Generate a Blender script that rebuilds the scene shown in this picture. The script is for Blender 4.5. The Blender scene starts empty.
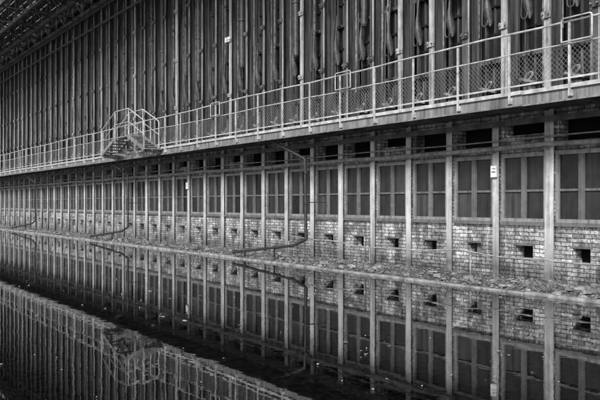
import bpy, math, random
from mathutils import Vector, Matrix, noise
random.seed(7)
R=random.random
def U(a,b): return a+(b-a)*R()

# ---------------------------------------------------------------- helpers
class MB:
    def __init__(s): s.v=[]; s.f=[]; s.m=[]
    def add(s,vs,fs,mi=0):
        o=len(s.v); s.v+= [tuple(a) for a in vs]
        s.f+=[tuple(i+o for i in f) for f in fs]; s.m+=[mi]*len(fs)
    def box(s,x0,x1,y0,y1,z0,z1,mi=0):
        s.add([(x0,y0,z0),(x1,y0,z0),(x1,y1,z0),(x0,y1,z0),(x0,y0,z1),(x1,y0,z1),(x1,y1,z1),(x0,y1,z1)],
              [(0,3,2,1),(4,5,6,7),(0,1,5,4),(1,2,6,5),(2,3,7,6),(3,0,4,7)],mi)
    def beam(s,p,q,w,h,mi=0,up=(0,0,1)):
        p=Vector(p);q=Vector(q);d=(q-p).normalized();u=Vector(up)
        if abs(d.dot(u))>.98:u=Vector((1,0,0))
        a=d.cross(u).normalized();b=a.cross(d).normalized()
        vs=[]
        for c in(p,q):
            for i,j in((-1,-1),(1,-1),(1,1),(-1,1)): vs.append(c+a*(i*w/2)+b*(j*h/2))
        s.add(vs,[(0,1,2,3),(7,6,5,4),(0,4,5,1),(1,5,6,2),(2,6,7,3),(3,7,4,0)],mi)
    def tube(s,pts,r,n=8,mi=0,closed=False):
        pts=[Vector(p) for p in pts];N=len(pts);vs=[];pa=None
        for i,p in enumerate(pts):
            if closed: d=(pts[(i+1)%N]-pts[i-1])
            else: d=(pts[min(i+1,N-1)]-pts[max(i-1,0)])
            d.normalize()
            if pa is None:
                u=Vector((0,0,1)) if abs(d.z)<.9 else Vector((1,0,0)); a=d.cross(u).normalized()
            else:
                a=(pa-d*pa.dot(d)).normalized()
            pa=a;b=d.cross(a)
            rr=r[i] if isinstance(r,(list,tuple)) else r
            for k in range(n):
                t=2*math.pi*k/n; vs.append(p+a*(rr*math.cos(t))+b*(rr*math.sin(t)))
        fs=[]
        for i in range(N if closed else N-1):
            j=(i+1)%N
            for k in range(n):
                k2=(k+1)%n; fs.append((i*n+k,i*n+k2,j*n+k2,j*n+k))
        if not closed:
            fs.append(tuple(range(n))[::-1]); fs.append(tuple(range((N-1)*n,N*n)))
        s.add(vs,fs,mi)
    def obj(s,name,mats,parent=None,smooth=False,bevel=0):
        me=bpy.data.meshes.new(name); me.from_pydata(s.v,[],s.f); 
        for m in mats: me.materials.append(m)
        me.polygons.foreach_set("material_index",s.m)
        if smooth:
            me.polygons.foreach_set("use_smooth",[True]*len(s.f))
        me.update()
        ob=bpy.data.objects.new(name,me); bpy.context.scene.collection.objects.link(ob)
        if parent: ob.parent=parent
        if bevel:
            b=ob.modifiers.new("bevel","BEVEL"); b.width=bevel; b.segments=2; b.limit_method='ANGLE'
        return ob
def empty(name):
    o=bpy.data.objects.new(name,None); bpy.context.scene.collection.objects.link(o); return o
def bend(pts,r=.12,n=5):
    pts=[Vector(p) for p in pts]; out=[pts[0]]
    for i in range(1,len(pts)-1):
        a,b,c=pts[i-1],pts[i],pts[i+1]
        p=b+(a-b).normalized()*r; q=b+(c-b).normalized()*r
        for k in range(n+1):
            t=k/n; out.append(p*(1-t)**2+b*2*t*(1-t)+q*t*t)
    out.append(pts[-1]); return out

def mat(name,c0,c1=None,rough=.8,metal=0,scale=3.,streak=0.,bump=.15,bscale=40.,spec=.5,lo=.36,hi=.62,foot=False):
    """grey material: large mottling + fine grain + vertical streaks (+ damp rusty foot)"""
    if c1 is None:c1=c0*.6
    m=bpy.data.materials.new(name); m.use_nodes=True; nt=m.node_tree; N=nt.nodes; L=nt.links
    b=N["Principled BSDF"]; b.inputs["Roughness"].default_value=rough; b.inputs["Metallic"].default_value=metal
    b.inputs["Specular IOR Level"].default_value=spec
    g=N.new("ShaderNodeNewGeometry")
    n1=N.new("ShaderNodeTexNoise"); n1.inputs["Scale"].default_value=scale; n1.inputs["Detail"].default_value=8; n1.inputs["Roughness"].default_value=.65
    L.new(g.outputs["Position"],n1.inputs["Vector"])
    mp=N.new("ShaderNodeMapping"); mp.inputs["Scale"].default_value=(14,14,.8); L.new(g.outputs["Position"],mp.inputs["Vector"])
    n2=N.new("ShaderNodeTexNoise"); n2.inputs["Scale"].default_value=1.; n2.inputs["Detail"].default_value=5; L.new(mp.outputs[0],n2.inputs["Vector"])
    mx=N.new("ShaderNodeMix"); mx.data_type='FLOAT'; mx.inputs[0].default_value=streak
    L.new(n1.outputs[0],mx.inputs[2]); L.new(n2.outputs[0],mx.inputs[3])
    r=N.new("ShaderNodeValToRGB"); r.color_ramp.elements[0].position=lo; r.color_ramp.elements[1].position=hi
    r.color_ramp.elements[0].color=(c1,c1,c1,1); r.color_ramp.elements[1].color=(c0,c0,c0,1)
    L.new(mx.outputs[0],r.inputs[0]); col=r.outputs[0]
    if foot:
        sp=N.new("ShaderNodeSeparateXYZ"); L.new(g.outputs["Position"],sp.inputs[0])
        ad=N.new("ShaderNodeMath"); ad.operation='MULTIPLY_ADD'; ad.inputs[1].default_value=-1.4; L.new(n1.outputs[0],ad.inputs[0]); L.new(sp.outputs[2],ad.inputs[2])
        mr=N.new("ShaderNodeMapRange"); mr.inputs[1].default_value=-.55; mr.inputs[2].default_value=.25; mr.inputs[3].default_value=.28; mr.inputs[4].default_value=1
        L.new(ad.outputs[0],mr.inputs[0])
        mm=N.new("ShaderNodeMix"); mm.data_type='RGBA'; mm.blend_type='MULTIPLY'; mm.inputs[0].default_value=1
        L.new(col,mm.inputs[6]); L.new(mr.outputs[0],mm.inputs[7]); col=mm.outputs[2]
    L.new(col,b.inputs["Base Color"])
    n3=N.new("ShaderNodeTexNoise"); n3.inputs["Scale"].default_value=bscale; n3.inputs["Detail"].default_value=4; L.new(g.outputs["Position"],n3.inputs["Vector"])
    bp=N.new("ShaderNodeBump"); bp.inputs["Strength"].default_value=bump; bp.inputs["Distance"].default_value=.02
    L.new(n3.outputs[0],bp.inputs["Height"]); L.new(bp.outputs[0],b.inputs["Normal"])
    return m

def brick_mat(name,c1,c2,mortar,dirt=.5):
    m=bpy.data.materials.new(name); m.use_nodes=True; nt=m.node_tree; N=nt.nodes; L=nt.links
    b=N["Principled BSDF"]; b.inputs["Roughness"].default_value=.9
    g=N.new("ShaderNodeNewGeometry"); sp=N.new("ShaderNodeSeparateXYZ"); L.new(g.outputs["Position"],sp.inputs[0])
    ad=N.new("ShaderNodeMath"); L.new(sp.outputs[0],ad.inputs[0]); L.new(sp.outputs[1],ad.inputs[1])
    cb=N.new("ShaderNodeCombineXYZ"); L.new(ad.outputs[0],cb.inputs[0]); L.new(sp.outputs[2],cb.inputs[1])
    nd=N.new("ShaderNodeTexNoise"); nd.inputs["Scale"].default_value=9; L.new(g.outputs["Position"],nd.inputs["Vector"])
    va=N.new("ShaderNodeVectorMath"); va.operation='SCALE'; va.inputs["Scale"].default_value=.022; L.new(nd.outputs["Color"],va.inputs[0])
    vb=N.new("ShaderNodeVectorMath"); L.new(cb.outputs[0],vb.inputs[0]); L.new(va.outputs[0],vb.inputs[1])
    t=N.new("ShaderNodeTexBrick"); L.new(vb.outputs[0],t.inputs["Vector"])
    t.inputs["Scale"].default_value=1; t.inputs["Brick Width"].default_value=.235; t.inputs["Row Height"].default_value=.075
    t.inputs["Mortar Size"].default_value=.008; t.inputs["Mortar Smooth"].default_value=.3; t.inputs["Bias"].default_value=-.1
    t.inputs["Color1"].default_value=(c1,)*3+(1,); t.inputs["Color2"].default_value=(c2,)*3+(1,); t.inputs["Mortar"].default_value=(mortar,)*3+(1,)
    n=N.new("ShaderNodeTexNoise"); n.inputs["Scale"].default_value=1.5; n.inputs["Detail"].default_value=10; n.inputs["Roughness"].default_value=.74
    L.new(g.outputs["Position"],n.inputs["Vector"])
    r=N.new("ShaderNodeValToRGB"); r.color_ramp.elements[0].position=.4; r.color_ramp.elements[1].position=.6
    r.color_ramp.elements[0].color=(dirt,)*3+(1,); r.color_ramp.elements[1].color=(1.2,)*3+(1,)
    L.new(n.outputs[0],r.inputs[0])
    mr=N.new("ShaderNodeMapRange"); mr.inputs[1].default_value=.05; mr.inputs[2].default_value=.5; mr.inputs[3].default_value=.45; mr.inputs[4].default_value=1
    L.new(sp.outputs[2],mr.inputs[0])
    ne=N.new("ShaderNodeTexNoise"); ne.inputs["Scale"].default_value=20; ne.inputs["Detail"].default_value=6; L.new(g.outputs["Position"],ne.inputs["Vector"])
    re=N.new("ShaderNodeValToRGB"); re.color_ramp.elements[0].position=.32; re.color_ramp.elements[1].position=.7
    re.color_ramp.elements[0].color=(.45,.45,.45,1); re.color_ramp.elements[1].color=(1.5,1.5,1.5,1); L.new(ne.outputs[0],re.inputs[0])
    # vertical soot runs
    mp=N.new("ShaderNodeMapping"); mp.inputs["Scale"].default_value=(5,5,.7); L.new(g.outputs["Position"],mp.inputs[0])
    nv=N.new("ShaderNodeTexNoise"); nv.inputs["Scale"].default_value=1.2; nv.inputs["Detail"].default_value=5; L.new(mp.outputs[0],nv.inputs["Vector"])
    rv=N.new("ShaderNodeValToRGB"); rv.color_ramp.elements[0].position=.38; rv.color_ramp.elements[1].position=.55
    rv.color_ramp.elements[0].color=(.5,.5,.5,1); rv.color_ramp.elements[1].color=(1.08,1.08,1.08,1); L.new(nv.outputs[0],rv.inputs[0])
    col=t.outputs[0]
    for o in (r.outputs[0],mr.outputs[0],re.outputs[0],rv.outputs[0]):
        m1=N.new("ShaderNodeMix"); m1.data_type='RGBA'; m1.blend_type='MULTIPLY'; m1.inputs[0].default_value=1
        L.new(col,m1.inputs[6]); L.new(o,m1.inputs[7]); col=m1.outputs[2]
    L.new(col,b.inputs["Base Color"])
    iv=N.new("ShaderNodeMath"); iv.operation='SUBTRACT'; iv.inputs[0].default_value=1; L.new(t.outputs["Fac"],iv.inputs[1])
    nf=N.new("ShaderNodeTexNoise"); nf.inputs["Scale"].default_value=45; L.new(g.outputs["Position"],nf.inputs["Vector"])
    ma=N.new("ShaderNodeMath"); ma.operation='MULTIPLY_ADD'; ma.inputs[1].default_value=.8; L.new(nf.outputs[0],ma.inputs[0]); L.new(iv.outputs[0],ma.inputs[2])
    bp=N.new("ShaderNodeBump"); bp.inputs["Strength"].default_value=.9; bp.inputs["Distance"].default_value=.012
    L.new(ma.outputs[0],bp.inputs["Height"]); L.new(bp.outputs[0],b.inputs["Normal"])
    return m

M_brick=brick_mat("weathered_brick",.46,.19,.07,.40)
M_pillar=mat("painted_steel_post",.52,.22,.7,streak=.55,scale=5,foot=True)
M_frame=mat("window_frame_paint",.25,.10,.7,streak=.5,scale=6)
M_mull=mat("window_mullion_paint",.14,.06,.7,streak=.5,scale=6)
M_pane=[mat("blind_pane_a",.035,.014,.28,scale=4,streak=.5,bump=.06,bscale=6),mat("blind_pane_b",.065,.022,.4,scale=3,streak=.6,bump=.06,bscale=6),mat("blind_pane_c",.018,.008,.2,scale=4,bump=.06,bscale=6)]
M_dark=mat("dark_backing",.01,.005,.9,spec=.1)
M_concrete=mat("aged_concrete",.32,.08,.9,scale=4,streak=.2,bump=.6)
M_fascia=mat("walkway_steel",.24,.07,.7,scale=4,streak=.6)
M_rail=mat("rail_paint_lit_lip",.52,.24,.55,scale=6)
M_wire=mat("galvanised_wire",.22,.12,.5)
M_pipe=mat("rusty_pipe",.03,.012,.6,scale=8)
M_conduit=mat("conduit",.28,.09,.6,scale=6,streak=.2)
M_cable=mat("cable_sheath",.34,.15,.6,scale=6)
M_stay=mat("buckstay_steel",.10,.02,.5,scale=4,streak=.8,bump=.3)
M_stay2=mat("buckstay_edge",.46,.12,.5,scale=6,streak=.7,bump=.3)
M_door=mat("oven_door_iron",.016,.006,.5,scale=5,streak=.6,bump=.3,spec=.3)
M_cast=mat("cast_iron_light",.28,.05,.5,scale=7,bump=.3)
M_castd=mat("cast_iron_dark",.06,.02,.5,scale=7,bump=.3)
M_truss=mat("truss_steel",.10,.03,.7,scale=3)
M_white=mat("white_enamel",.8,.6,.5)
M_bank=mat("bank_rubble",.20,.025,.95,scale=14,bump=1.,bscale=70,lo=.42,hi=.68)
M_bed=mat("basin_bed",.34,.07,.9,scale=9,bump=1.,bscale=30,lo=.4,hi=.66)
M_stone=mat("pebble",.5,.12,.8,scale=9)
M_leaf=mat("dry_leaf",.5,.2,.8,scale=20)
M_grass=mat("dry_weed",.30,.10,.8)
M_ground=mat("gravel_ground",.22,.12,.95,scale=5,bump=.8,bscale=60)

Y0,Y1=-4.,104.
# ---------------------------------------------------------------- building
B=empty("coke_oven_building")
P=1.245; S0=8.70
k0=int((Y0-S0)/P); k1=int((Y1-S0)/P)
wall=MB(); post=MB(); fr=MB(); pn=MB(); dk=MB()
XW=11.345; XB=11.60
base=-.25; top=3.2
for k in range(k0,k1):
    a=S0+k*P; b=a+P; c=(a+b)/2
    pw=.15 if k%5 else .19
    post.box(11.26,11.28,a-pw/2,a+pw/2,.0,top)
    post.box(11.28,11.40,a-.012,a+.012,.0,top)
    post.box(11.242,11.258,a-pw/2-.03,a+pw/2+.03,.0,.10+.06*R())
    wl,wr=a+.10,b-.10; zb,zt=1.14,2.44
    v0,v1=c-.19+U(-.03,.02),c+.19+U(-.02,.02); vz0,vz1=.46+U(-.01,.01),.71
    wall.box(XW,XB,a,b,base,vz0)
    wall.box(XW,XB,a,v0,vz0,vz1); wall.box(XW,XB,v1,b,vz0,vz1)
    wall.box(XW,XB,a,b,vz1,zb)
    wall.box(XW,XB,a,wl,zb,zt); wall.box(XW,XB,wr,b,zb,zt)
    wall.box(XW,XB,a,b,zt,2.62)
    wall.box(XW,XB,a,a+.16,2.62,3.02); wall.box(XW,XB,b-.16,b,2.62,3.02)
    if k%3==0: wall.box(XW+.08,XB,a+.16,b-.16,2.62,2.8)
    wall.box(XW,XB,a,b,3.02,top+.05)
    fr.box(XW-.012,XW+.1,v0-.05,v1+.05,vz1,vz1+.035,1)
    if R()<.15: fr.box(XW+.10,XW+.13,v0,v0+.2,vz0,vz1,1)
    if R()<.3: wall.box(XW-.02,XW+.10,v1-.12,v1-.002,vz0,vz0+.075)
    fr.box(XW-.05,XW+.08,wl-.015,wr+.015,zb-.05,zb+.012,1)
    fx0,fx1=XW-.03,XW+.05
    fr.box(fx0,fx1,wl,wl+.06,zb+.014,zt); fr.box(fx0,fx1,wr-.06,wr,zb+.014,zt)
    fr.box(fx0,fx1,wl+.06,wr-.06,zt-.07,zt); fr.box(fx0,fx1,wl+.06,wr-.06,zb+.014,zb+.08)
    fr.box(fx0+.012,fx1,c-.05,c+.05,zb+.08,zt-.07,1)
    zm=zb+.60
    for (p0,p1) in ((wl+.06,c-.05),(c+.05,wr-.06)):
        fr.box(fx0+.02,fx1,p0,p1,zm-.02,zm+.02,1)
        for (q0,q1) in((zb+.08,zm-.02),(zm+.02,zt-.07)):
            mi=random.choice([0,0,0,0,1,2])
            if R()<.02: continue
            t=U(-.008,.008)
            y0,y1=p0-.005,p1+.005
            x=XW+.025
            pn.add([(x+t,y0,q0),(x-t,y1,q0),(x-t+U(-.006,.006),y1,q1),(x+t,y0,q1)],[(0,3,2,1)],mi)
            pn.box(x-.032,x-.012,y0+.005,y0+.02,q0,q1,3); pn.box(x-.032,x-.012,y1-.02,y1-.005,q0,q1,3)
dk.box(XB+.02,XB+.06,Y0,Y1,base,top)  # near-black sheet behind the openings; interior shade put into the colour
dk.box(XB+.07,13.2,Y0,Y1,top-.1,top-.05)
wall.obj("brick_wall",[M_brick],B)
post.obj("steel_posts",[M_pillar],B,bevel=.003)
fr.obj("window_frames",[M_frame,M_mull],B)
pn.obj("window_panes",M_pane+[M_mull],B)
dk.obj("dark_interior",[M_dark],B)

cd=MB()
pts=[];y=Y0
while y<Y1:
    pts.append((11.17+.006*math.sin(y*1.7),y,2.545+.012*math.sin(y*.9)+.008*math.sin(y*2.3))); y+=.6
cd.tube(pts,.045,8)
y=S0+k0*P
while y<Y1:
    cd.box(11.12,11.238,y-.02,y+.02,2.475,2.495)
    y+=P
y=Y0+2
while y<Y1:
    cd.tube([(11.17,y,2.545+.012*math.sin(y*.9)+.008*math.sin(y*2.3)),(11.17,y+.09,2.545+.012*math.sin(y*.9)+.008*math.sin(y*2.3))],.06,8); y+=6.1
cd.tube([(11.2,yy,2.70+.01*math.sin(yy)) for yy in [Y0+.7*i for i in range(int((Y1-Y0)/.7))]],.014,6)
cd.obj("wall_conduit",[M_conduit],B)
tb=MB(); tb.box(11.22,11.34,Y0,Y1,3.205,3.30); tb.obj("head_beam",[M_stay],B)

# ---- upper battery: buckstays, doors, hardware
P2=1.08; T0=8.45; ZD=3.40; ZT=11.0
bk=MB(); st=MB(); dr=MB(); hw=MB()
bk.box(13.0,13.3,Y0,Y1,ZD-.1,ZT+1.4)
for k in range(int((Y0-T0)/P2),int((Y1-T0)/P2)):
    a=T0+k*P2+U(-.012,.012); b=a+P2; c=(a+b)/2
    big=(k%7==3)
    fw=.08 if not big else .11
    mt=1 if (k%4==1 or R()<.25) else 0
    st.box(12.28,12.305,a-fw,a+fw,ZD,ZT,mt)
    st.box(12.305,12.66,a-.012,a+.012,ZD,ZT,0)
    st.box(12.66,12.685,a-fw,a+fw,ZD,ZT,0)
    st.box(12.255,12.278,a-fw-.004,a-fw+.024,ZD+.1,ZT,1)  # pale strip down the near flange side, edge light painted as colour
    st.box(12.20,12.25,a-.13,a+.13,ZD+.004,ZD+.10,1)
    for z in (ZD+1.75+U(-.03,.03),ZD+3.6,ZD+5.5):
        st.box(12.235,12.254,a-.11,a+.11,z,z+.13,mt)
        for yy in(-.07,.07): hw.tube([(12.19,a+yy,z+.065),(12.235,a+yy,z+.065)],.018,6,0)
    d0,d1=c-.27,c+.27
    dr.box(12.64,12.98,d0,d1,ZD+.25,ZT-.8,0)
    dr.box(12.56,12.64,d0+.03,d0+.07,ZD+.3,ZT-.9,1); dr.box(12.56,12.64,d1-.07,d1-.03,ZD+.3,ZT-.9,1)
    dr.box(12.60,12.64,c-.02,c+.02,ZD+.3,ZT-.9,1)
    z=ZD+.5
    while z<ZT-1:
        dr.box(12.58,12.637,d0+.07,d1-.07,z,z+.05,0); z+=.62
    dr.box(12.72,12.98,a+.10,d0-.03,ZD+.1,ZT,0); dr.box(12.72,12.98,d1+.03,b-.10,ZD+.1,ZT,0)
    hw.tube([(12.42,a+.19,ZD+U(.1,.5)),(12.42,a+.19+U(-.02,.02),ZT)],U(.018,.03),6,random.choice([0,0,1]))
    hw.tube([(12.48,b-.17,ZD+U(.5,1.3)),(12.48,b-.17+U(-.02,.02),ZT)],U(.012,.02),6,random.choice([0,1,1]))
    if R()<.6: hw.tube([(12.45,b-.23,ZD+U(1.5,2.3)),(12.45,b-.24,ZT)],.012,5,0)
    if R()<.7: hw.box(12.40,12.43,c+.04,c+.085,ZD+U(2.1,2.4),ZT-.3,random.choice([0,1]))
    # heavy vertical duct in some bays, starting above the latch heads
    if k%3==0:
        z0=ZD+2.5+U(-.1,.4); hw.tube([(12.36,c-.13,z0),(12.36,c-.13,z0+.06),(12.36,c-.13,ZT)],[.07,.095,.095],12,2)
        hw.tube([(12.36,c-.13,z0+1.6),(12.36,c-.13,z0+1.66)],.12,12,1)
    for z in (ZD+1.15+U(-.06,.06),ZD+3.0+U(-.05,.05),ZD+4.9):
        hw.box(12.52,12.56,d0-.08,d1+.08,z,z+.08,1)
        hw.tube([(12.38,c,z+.04),(12.42,c,z+.04),(12.421,c,z+.04),(12.52,c,z+.04)],[.055,.055,.03,.03],10,2)
    zc=ZD+.66+U(-.04,.04); rr=U(.11,.15); pts=[]
    for i in range(14):
        t=2*math.pi*i/14
        pts.append((12.40+.05*math.cos(t),c+rr*math.cos(t)-.05*math.sin(t),zc+.08*math.sin(t)))
    hw.tube(pts,.026,6,0,closed=True)
    hw.beam((12.36,c-.24,zc-.16),(12.36,c+.2,zc-.03),.05,.05,0)
    hw.tube([(12.36,c-.22,zc-.15),(12.36,c-.19,zc+.1),(12.4,c-.15,zc+.35)],.018,6,1)
    hw.box(12.40,12.56,c-.16,c+.14,zc-.42,zc-.20,1)
    hw.box(12.34,12.40,c-.12,c-.04,zc-.38,zc-.25,0)
    zc=ZD+1.95+U(-.06,.06); dy=U(-.03,.03)
    zz=[(1.3,.022),(.75,.024),(.5,.05),(.32,.085),(.16,.095),(.02,.07),(-.06,.035),(-.09,.01)]
    hw.tube([(12.40-.03*math.sin(i),c-.02+dy+.05*math.sin(i*.6),zc+q[0]) for i,q in enumerate(zz)],[q[1] for q in zz],10,2)
    pts=[(12.38,c+.12+dy,zc+1.2),(12.36,c+.13+dy,zc+.4)]
    for i in range(7):
        t=math.pi*i/6*1.1; pts.append((12.34,c+.05+dy+.08*math.cos(t),zc+.02-.10*math.sin(t)))
    hw.tube(pts,.015,6,random.choice([1,2,1]))
for (z,h,x) in ((ZT-.14,.2,12.18),):
    st.box(x,x+.05,Y0,Y1,z,z+h,0)
st.tube([(12.12,Y0,ZT-.9),(12.12,Y1,ZT-.9)],.05,8,0)
bk.obj("battery_wall",[M_dark],B)
st.obj("buckstays",[M_stay,M_stay2],B)
dr.obj("oven_doors",[M_door,M_stay],B)
hw.obj("door_latches_and_pipes",[M_cast,M_stay,M_castd],B)

# ---------------------------------------------------------------- overhead gantry roof
G=MB()
for x in (8.2,9.6,11.0,12.15):
    G.box(x-.07,x+.07,Y0,Y1,11.02,11.2,0); G.box(x-.05,x+.05,Y0,Y1,12.3,12.42,0)
    y=Y0;f=1
    while y<Y1-1.5:
        G.beam((x,y,11.15 if f>0 else 12.35),(x,y+1.5,12.35 if f>0 else 11.15),.06,.06,0)
        G.box(x-.03,x+.03,y-.03,y+.03,11.2,12.3,0)
        y+=1.5;f=-f
y=Y0
while y<Y1:
    G.box(7.2,13.1,y-.06,y+.06,10.98,11.018,0); G.box(7.2,13.1,y-.05,y+.05,12.425,12.6,0)
    for x0,x1 in((8.2,9.6),(9.6,11.0),(11.0,12.15)):
        G.beam((x0,y,11.1),(x1,y,12.35),.05,.05,0); G.beam((x0,y+.05,11.1),(x1,y+1.45,11.1),.05,.05,0)
    y+=3
x=7.2;i=0
while x<13.2:
    wdt=.5 if i%3 else .30
    G.box(x,x+wdt,Y0,Y1,12.605,12.64,0); x+=.56; i+=1
G.obj("overhead_gantry_roof",[M_truss])

# ---------------------------------------------------------------- walkway
W=empty("steel_walkway")
w=MB(); XF=10.2
w.box(XF,12.9,Y0,Y1,3.345,3.395,1)
y=Y0
while y<Y1:
    l=min(6.2,Y1-y); dz=U(-.006,.006)
    w.box(XF-.012,XF,y+.006,y+l-.006,3.14+dz,3.38+dz,0)
    w.box(XF-.05,XF-.013,y+.006,y+l-.006,3.335+dz,3.40+dz,2)  # paler lip: lit top edge of the fascia, put into the colour
    w.box(XF-.04,XF-.013,y+.006,y+l-.006,3.14+dz,3.165+dz,0)
    w.box(XF-.02,XF-.013,y+l-.12,y+l-.008,3.17+dz,3.33+dz,0)
    y+=l
w.box(10.9,10.98,Y0,Y1,3.2,3.34,1)
w.box(11.06,11.10,Y0,Y1,2.95,3.05,1)
y=S0+k0*P
while y<Y1:
    w.box(XF,11.22,y-.03,y+.03,3.17,3.343,1); y+=P
w.obj("deck_and_fascia",[M_fascia,M_truss,M_rail],W)
r=MB(); y=7.44-1.2*9
while y<Y1:
    r.box(XF-.082,XF-.053,y-.017,y+.017,3.2,4.36); r.box(XF-.05,XF-.014,y-.03,y+.03,3.20,3.30); y+=1.2
def wob(y): return .012*math.sin(y*.8)+.006*math.sin(y*2.9)
ys=[Y0+.6*i for i in range(int((Y1-Y0)/.6))]
r.tube([(XF-.065,yy,4.38+wob(yy)) for yy in ys],.019,8)
r.tube([(XF-.065,yy,4.02+wob(yy+1)) for yy in ys],.013,6)
r.box(XF-.075,XF-.06,Y0,Y1,3.47,3.50)
for gy in (7.0,13.0,19.1,):
    r.tube(bend([(XF-.12,gy,4.05),(XF-.12,gy,4.42),(XF-.12,gy+.55,4.42),(XF-.12,gy+.55,4.05)],.05,4),.014,6)
    r.tube([(XF-.12,gy,4.05),(XF-.12,gy+.55,4.05)],.013,6)
r.obj("railing",[M_rail],W)
mesh=MB(); y=2.; H=.49
while y<46:
    mesh.beam((XF-.05,y,3.52),(XF-.05,y+H,4.01),.004,.004); mesh.beam((XF-.056,y+H,3.52),(XF-.056,y,4.01),.004,.004); y+=.085 if y<25 else .12
mesh.obj("wire_mesh_infill",[M_wire],W)

# ---------------------------------------------------------------- stairs
S=MB()
sx0,sx1=9.55,10.08
zp=3.88; o=-2.1
S.box(sx0,sx1,26.9+o,28.2+o,zp-.05,zp,0)
for i in range(5):
    S.box(sx0+.03,sx1-.03,25.6+o+i*.26,25.6+o+i*.26+.22,3.42+i*.09-.03,3.42+i*.09,0)
    S.box(sx0+.03,sx1-.03,28.25+o+i*.26,28.25+o+i*.26+.22,zp-.1-i*.09-.03,zp-.1-i*.09,0)
for x in(sx0,sx1):
    S.beam((x,25.5+o,3.32),(x,26.95+o,zp-.03),.04,.13,0)
    S.beam((x,28.2+o,zp-.03),(x,29.6+o,3.32),.04,.13,0)
    S.tube(bend([(x,25.5+o,3.3),(x,25.5+o,4.25),(x,26.9+o,zp+.92),(x,28.2+o,zp+.92),(x,29.6+o,4.25),(x,29.6+o,3.3)],.08,4),.018,6,1)
    S.tube([(x,25.5+o,3.8),(x,26.9+o,zp+.46),(x,28.2+o,zp+.46),(x,29.6+o,3.8)],.012,6,1)
    for y in(26.9+o,28.2+o): S.box(x-.015,x+.015,y-.015,y+.015,zp-.2,zp+.92,1)
for y in (25.6,27.0,28.1,29.5): S.beam((XF,y+o,3.2),(sx0,y+o,3.28),.05,.08,0)
S.box(sx0,XF-.06,25.4+o,25.65+o,3.30,3.34,0); S.box(sx0,XF-.06,29.45+o,29.7+o,3.30,3.34,0)
S.obj("crossover_staircase",[M_fascia,M_rail])

# ---------------------------------------------------------------- drain pipes
def dpipe(yv):
    m=MB()
    m.tube(bend([(10.3,yv+1.15,3.3),(10.3,yv+1.1,3.12),(10.62,yv+.05,2.62),(10.62,yv,.60),(10.53,yv+.45,.43),(10.08,yv+2.75,.16)],.06,5),.036,12,0)
    for z in(2.25,1.5,.8): m.tube([(10.62,yv,z),(10.62,yv,z+.05)],.047,12,0)
    m.box(10.62,11.25,yv-.012,yv+.012,1.52,1.54)
    m.tube([(10.62,yv,.78),(10.62,yv,.60)],.045,12,0)
    m.tube([(10.10,yv+2.65,.172),(10.075,yv+2.78,.157)],.047,12,0)
    for t in(.3,.8):
        p=Vector((10.53,yv+.45,.43)).lerp(Vector((10.08,yv+2.75,.16)),t); m.box(p.x-.02,p.x+.02,p.y-.02,p.y+.02,-.1,p.z-.03)
    o_=m.obj("drain_pipe",[M_pipe],smooth=True)
    es=o_.modifiers.new("es","EDGE_SPLIT"); es.split_angle=math.radians(40)
for yv in (15.5,27.6,41.0,56.,70.): dpipe(yv)

c=MB(); pts=[];
for i in range(84):
    y=6.+i*.13; pts.append((10.95+.05*math.sin(y*2),y,.52+.03*math.sin(y*1.3)+.02*math.sin(y*3.1)+(.0 if y<13 else (y-13)*.02)))
c.tube(pts,.015,6)
for y in (6.9,10.3,13.4,16.8): c.box(10.94,10.96,y-.01,y+.01,.0,.5)
c.obj("slung_cable",[M_cable],smooth=True)

def sign(name,x,y,z,wd,h,d=.01):
    m=MB(); m.box(x-d,x,y-wd/2,y+wd/2,z-h/2,z+h/2,0); m.box(x-d-.002,x-d-.0005,y-wd*.35,y+wd*.35,z-h*.1,z+h*.0,1); m.box(x-d-.002,x-d-.0005,y-wd*.35,y+wd*.2,z+h*.2,z+h*.27,1)
    m.obj(name,[M_white,M_stay])
sign("enamel_sign",12.23,22.6,7.1,.34,.15)
sign("post_label",11.235,S0+P,2.12,.14,.22,.03)
sign("post_label",11.235,S0+P*12,2.12,.14,.22,.03)
# ---------------------------------------------------------------- bank, kerbs, water
bank=MB(); nx=16; ny=900; vs=[];fs=[]
for j in range(ny+1):
    y=Y0+(Y1-Y0)*((j/ny)**1.4)
    for i in range(nx+1):
        x=10.05+(11.40-10.05)*i/nx
        z=.03+.06*(i/nx)+.08*(noise.noise(Vector((x*2.5,y*1.3,0)))) + .05*noise.noise(Vector((x*9,y*6,3)))
        if i==0: z=-.05
        vs.append((x,y,z))
for j in range(ny):
    for i in range(nx):
        q=j*(nx+1)+i; fs.append((q,q+1,q+nx+2,q+nx+1))
bank.add(vs,fs); bank.obj("rubble_bank",[M_bank],smooth=True)
kb=MB(); y=Y0
while y<Y1:
    l=U(1.9,2.1); dz=U(-.02,.01);dx=U(-.02,.015); kb.box(9.95+dx,10.10+dx,y+.006,y+l-.006,-.3,.05+dz); y+=l
kb.obj("basin_kerb",[M_concrete],bevel=.018)
kb=MB(); y=Y0-10
while y<Y1:
    kb.box(.15,.45,y+.008,y+1.99,-.3,.11); y+=2
kb.obj("basin_kerb",[M_concrete],bevel=.012)
stn=MB()
def stone(m,x,y,z,s):
    n=6; vs=[(x,y,z+s*.5)]; 
    for ring,(rr,h) in enumerate(((.7,.35),(1,0.),(.7,-.35))):
        for k in range(n):
            t=2*math.pi*k/n+ring*.4; q=rr*s*U(.7,1.2); vs.append((x+q*math.cos(t),y+q*math.sin(t)*1.2,z+h*s*U(.8,1.1)))
    fs=[(0,1+k,1+(k+1)%n) for k in range(n)]
    for a in(0,1):
        for k in range(n):
            p=1+a*n; fs.append((p+k,p+n+k,p+n+(k+1)%n,p+(k+1)%n))
    m.add(vs,fs)
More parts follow.
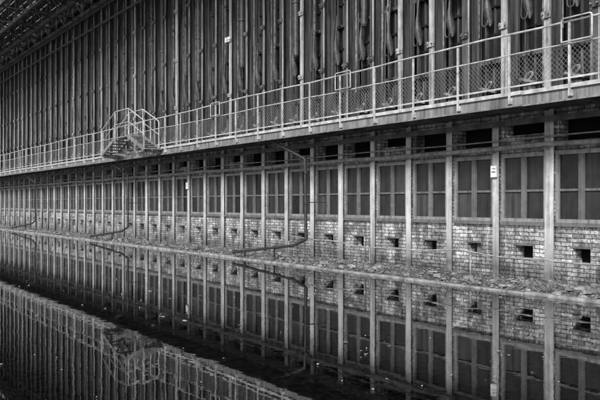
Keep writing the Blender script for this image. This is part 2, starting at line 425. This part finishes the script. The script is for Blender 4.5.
for i in range(4200):
    y=4+60*R()**1.6; x=U(9.98,11.3); stone(stn,x,y,.06+.05*(x-10.1),U(.008,.028) if R()<.94 else U(.03,.07))
# fallen bricks and lath
for i in range(110):
    y=4+45*R()**1.3; x=U(10.2,11.1); a=U(0,3.14); d=Vector((math.cos(a),math.sin(a),U(-.1,.1)))*U(.05,.12); p=Vector((x,y,.10))
    stn.beam(p-d,p+d,.10 if R()<.6 else .03,.06 if R()<.6 else .02)
stn.obj("loose_stones",[M_concrete])
wd=MB()
for i in range(1100):
    cy=4+55*R()**1.5; cx=9.98+1.3*R()**.7; n=random.randint(4,16); hh=U(.04,.13) if R()<.87 else U(.15,.32)
    if math.sin(cy*1.1)+math.sin(cy*.37)<-.2: hh*=.5
    for j in range(n):
        a=U(0,6.28); l=U(.02,.14)*hh/.12; px=cx+U(-.06,.06);py=cy+U(-.1,.1); z=.05; q=.006
        vx,vy=math.cos(a)*l,math.sin(a)*l; h2=hh*U(.4,1.1)
        wd.add([(px-q,py-q,z),(px+q,py+q,z),(px+vx*.4+q,py+vy*.4,z+h2*.6),(px+vx*.4-q,py+vy*.4,z+h2*.6),(px+vx,py+vy,z+h2)],[(0,1,2,3),(3,2,4)])
wd.obj("weeds",[M_grass])
bed=MB(); nx2,ny2=60,160; vs=[];fs=[]
for j in range(ny2+1):
    for i in range(nx2+1):
        x=.2+10.3*i/nx2; y=-14+ (Y1+14)*((j/ny2)**1.8)
        vs.append((x,y,-.10+.05*noise.noise(Vector((x*1.2,y*.9,0)))+.03*noise.noise(Vector((x*4,y*3,5)))))
for j in range(ny2):
    for i in range(nx2):
        q=j*(nx2+1)+i; fs.append((q,q+1,q+nx2+2,q+nx2+1))
bed.add(vs,fs); bed.obj("basin_bed",[M_bed],smooth=True)
pb=MB()
for i in range(12000):
    y=1.5+24*R()**1.7; x=U(1,9.8); 
    if noise.noise(Vector((x*.5,y*.35,1)))<U(-.6,.3): continue
    stone(pb,x,y,-.085,U(.012,.035) if R()<.96 else U(.04,.065))
pb.obj("submerged_pebbles",[M_stone])
fl=MB()
def leaf(x,y,z,s):
    a=U(0,6.28);n=7;vs=[]
    for k in range(n):
        t=2*math.pi*k/n; lx=s*math.cos(t)*1.4*U(.8,1.1); ly=s*.8*math.sin(t)*U(.8,1.1)
        vs.append((x+lx*math.cos(a)-ly*math.sin(a),y+lx*math.sin(a)+ly*math.cos(a),z+U(0,.012)))
    fl.add(vs,[tuple(range(n))])
for i in range(1100):
    y=2+40*R()**1.3; x=9.9-8.5*R()**(2.2); leaf(x,y,.004,U(.004,.012) if R()<.8 else U(.012,.022))
for (x,y) in ((4.0,9.2),(4.1,8.7),(4.9,6.4),(7.3,9.5),(8.4,7.9),(8.7,8.6),(9.3,8.1),(9.2,9.8),(5.0,12)): leaf(x,y,.005,U(.025,.04))
fl.obj("floating_leaves",[M_leaf])
# water
wt=bpy.data.materials.new("still_water"); wt.use_nodes=True; nt=wt.node_tree;N=nt.nodes;L=nt.links
for n in list(N): N.remove(n)
out=N.new("ShaderNodeOutputMaterial"); mix=N.new("ShaderNodeMixShader"); tr=N.new("ShaderNodeBsdfTransparent"); gl=N.new("ShaderNodeBsdfGlossy")
tr.inputs[0].default_value=(.66,.66,.66,1); gl.inputs["Roughness"].default_value=.015; gl.inputs[0].default_value=(.97,.97,.97,1)
fz=N.new("ShaderNodeFresnel"); fz.inputs[0].default_value=1.8
g=N.new("ShaderNodeNewGeometry")
n1=N.new("ShaderNodeTexNoise"); n1.inputs["Scale"].default_value=3.; n1.inputs["Detail"].default_value=3; L.new(g.outputs["Position"],n1.inputs["Vector"])
n2=N.new("ShaderNodeTexNoise"); n2.inputs["Scale"].default_value=.35; n2.inputs["Detail"].default_value=2; L.new(g.outputs["Position"],n2.inputs["Vector"])
mul=N.new("ShaderNodeMath"); mul.operation='MULTIPLY'; L.new(n1.outputs[0],mul.inputs[0]); L.new(n2.outputs[0],mul.inputs[1])
bp=N.new("ShaderNodeBump"); bp.inputs["Strength"].default_value=.045; bp.inputs["Distance"].default_value=.03; L.new(mul.outputs[0],bp.inputs["Height"])
L.new(bp.outputs[0],gl.inputs["Normal"])
L.new(fz.outputs[0],mix.inputs[0]); L.new(tr.outputs[0],mix.inputs[1]); L.new(gl.outputs[0],mix.inputs[2]); L.new(mix.outputs[0],out.inputs[0])
wm=MB(); wm.add([(.2,Y0-10,0),(10.1,Y0-10,0),(10.1,Y1,0),(.2,Y1,0)],[(0,1,2,3)]); wm.obj("water",[wt])
gd=MB(); z=.06
for (a,b,c_,d) in ((-600,.2,-600,800),(10.1,600,Y1,800),(.2,10.1,Y1,800),(.2,600,-600,Y0-10),(11.5,600,Y0-10,Y1)):
    gd.add([(a,c_,z),(b,c_,z),(b,d,z),(a,d,z)],[(0,1,2,3)])
gd.obj("ground",[M_ground])

# ---------------------------------------------------------------- light
el=math.radians(35)
az=math.radians(34)
sd=Vector((-math.cos(el)*math.cos(az),-math.cos(el)*math.sin(az),math.sin(el)))
L_=bpy.data.lights.new("sun","SUN"); L_.energy=4.9; L_.angle=math.radians(12); L_.color=(1,.995,.99)
so=bpy.data.objects.new("sun",L_); bpy.context.scene.collection.objects.link(so); so.rotation_euler=sd.to_track_quat('Z','Y').to_euler()
wo=bpy.data.worlds.new("World"); bpy.context.scene.world=wo; wo.use_nodes=True; nt=wo.node_tree
bg=nt.nodes["Background"]; sk=nt.nodes.new("ShaderNodeTexSky"); sk.sky_type='NISHITA'; sk.sun_disc=False; sk.sun_elevation=el
sk.sun_rotation=math.atan2(sd.x,sd.y); sk.dust_density=3
bw=nt.nodes.new("ShaderNodeRGBToBW"); nt.links.new(sk.outputs[0],bw.inputs[0]); nt.links.new(bw.outputs[0],bg.inputs[0]); bg.inputs[1].default_value=.12
# ---------------------------------------------------------------- camera
cam=bpy.data.cameras.new("camera"); co=bpy.data.objects.new("camera",cam); bpy.context.scene.collection.objects.link(co)
cam.lens=45; cam.sensor_width=36; cam.clip_end=2000; cam.shift_y=4/600
co.location=(0,0,1.49); co.rotation_euler=(math.radians(90),0,-math.atan(505/750))
sc=bpy.context.scene; sc.camera=co
sc.view_settings.view_transform='Standard'; sc.view_settings.look='None'; sc.view_settings.exposure=0
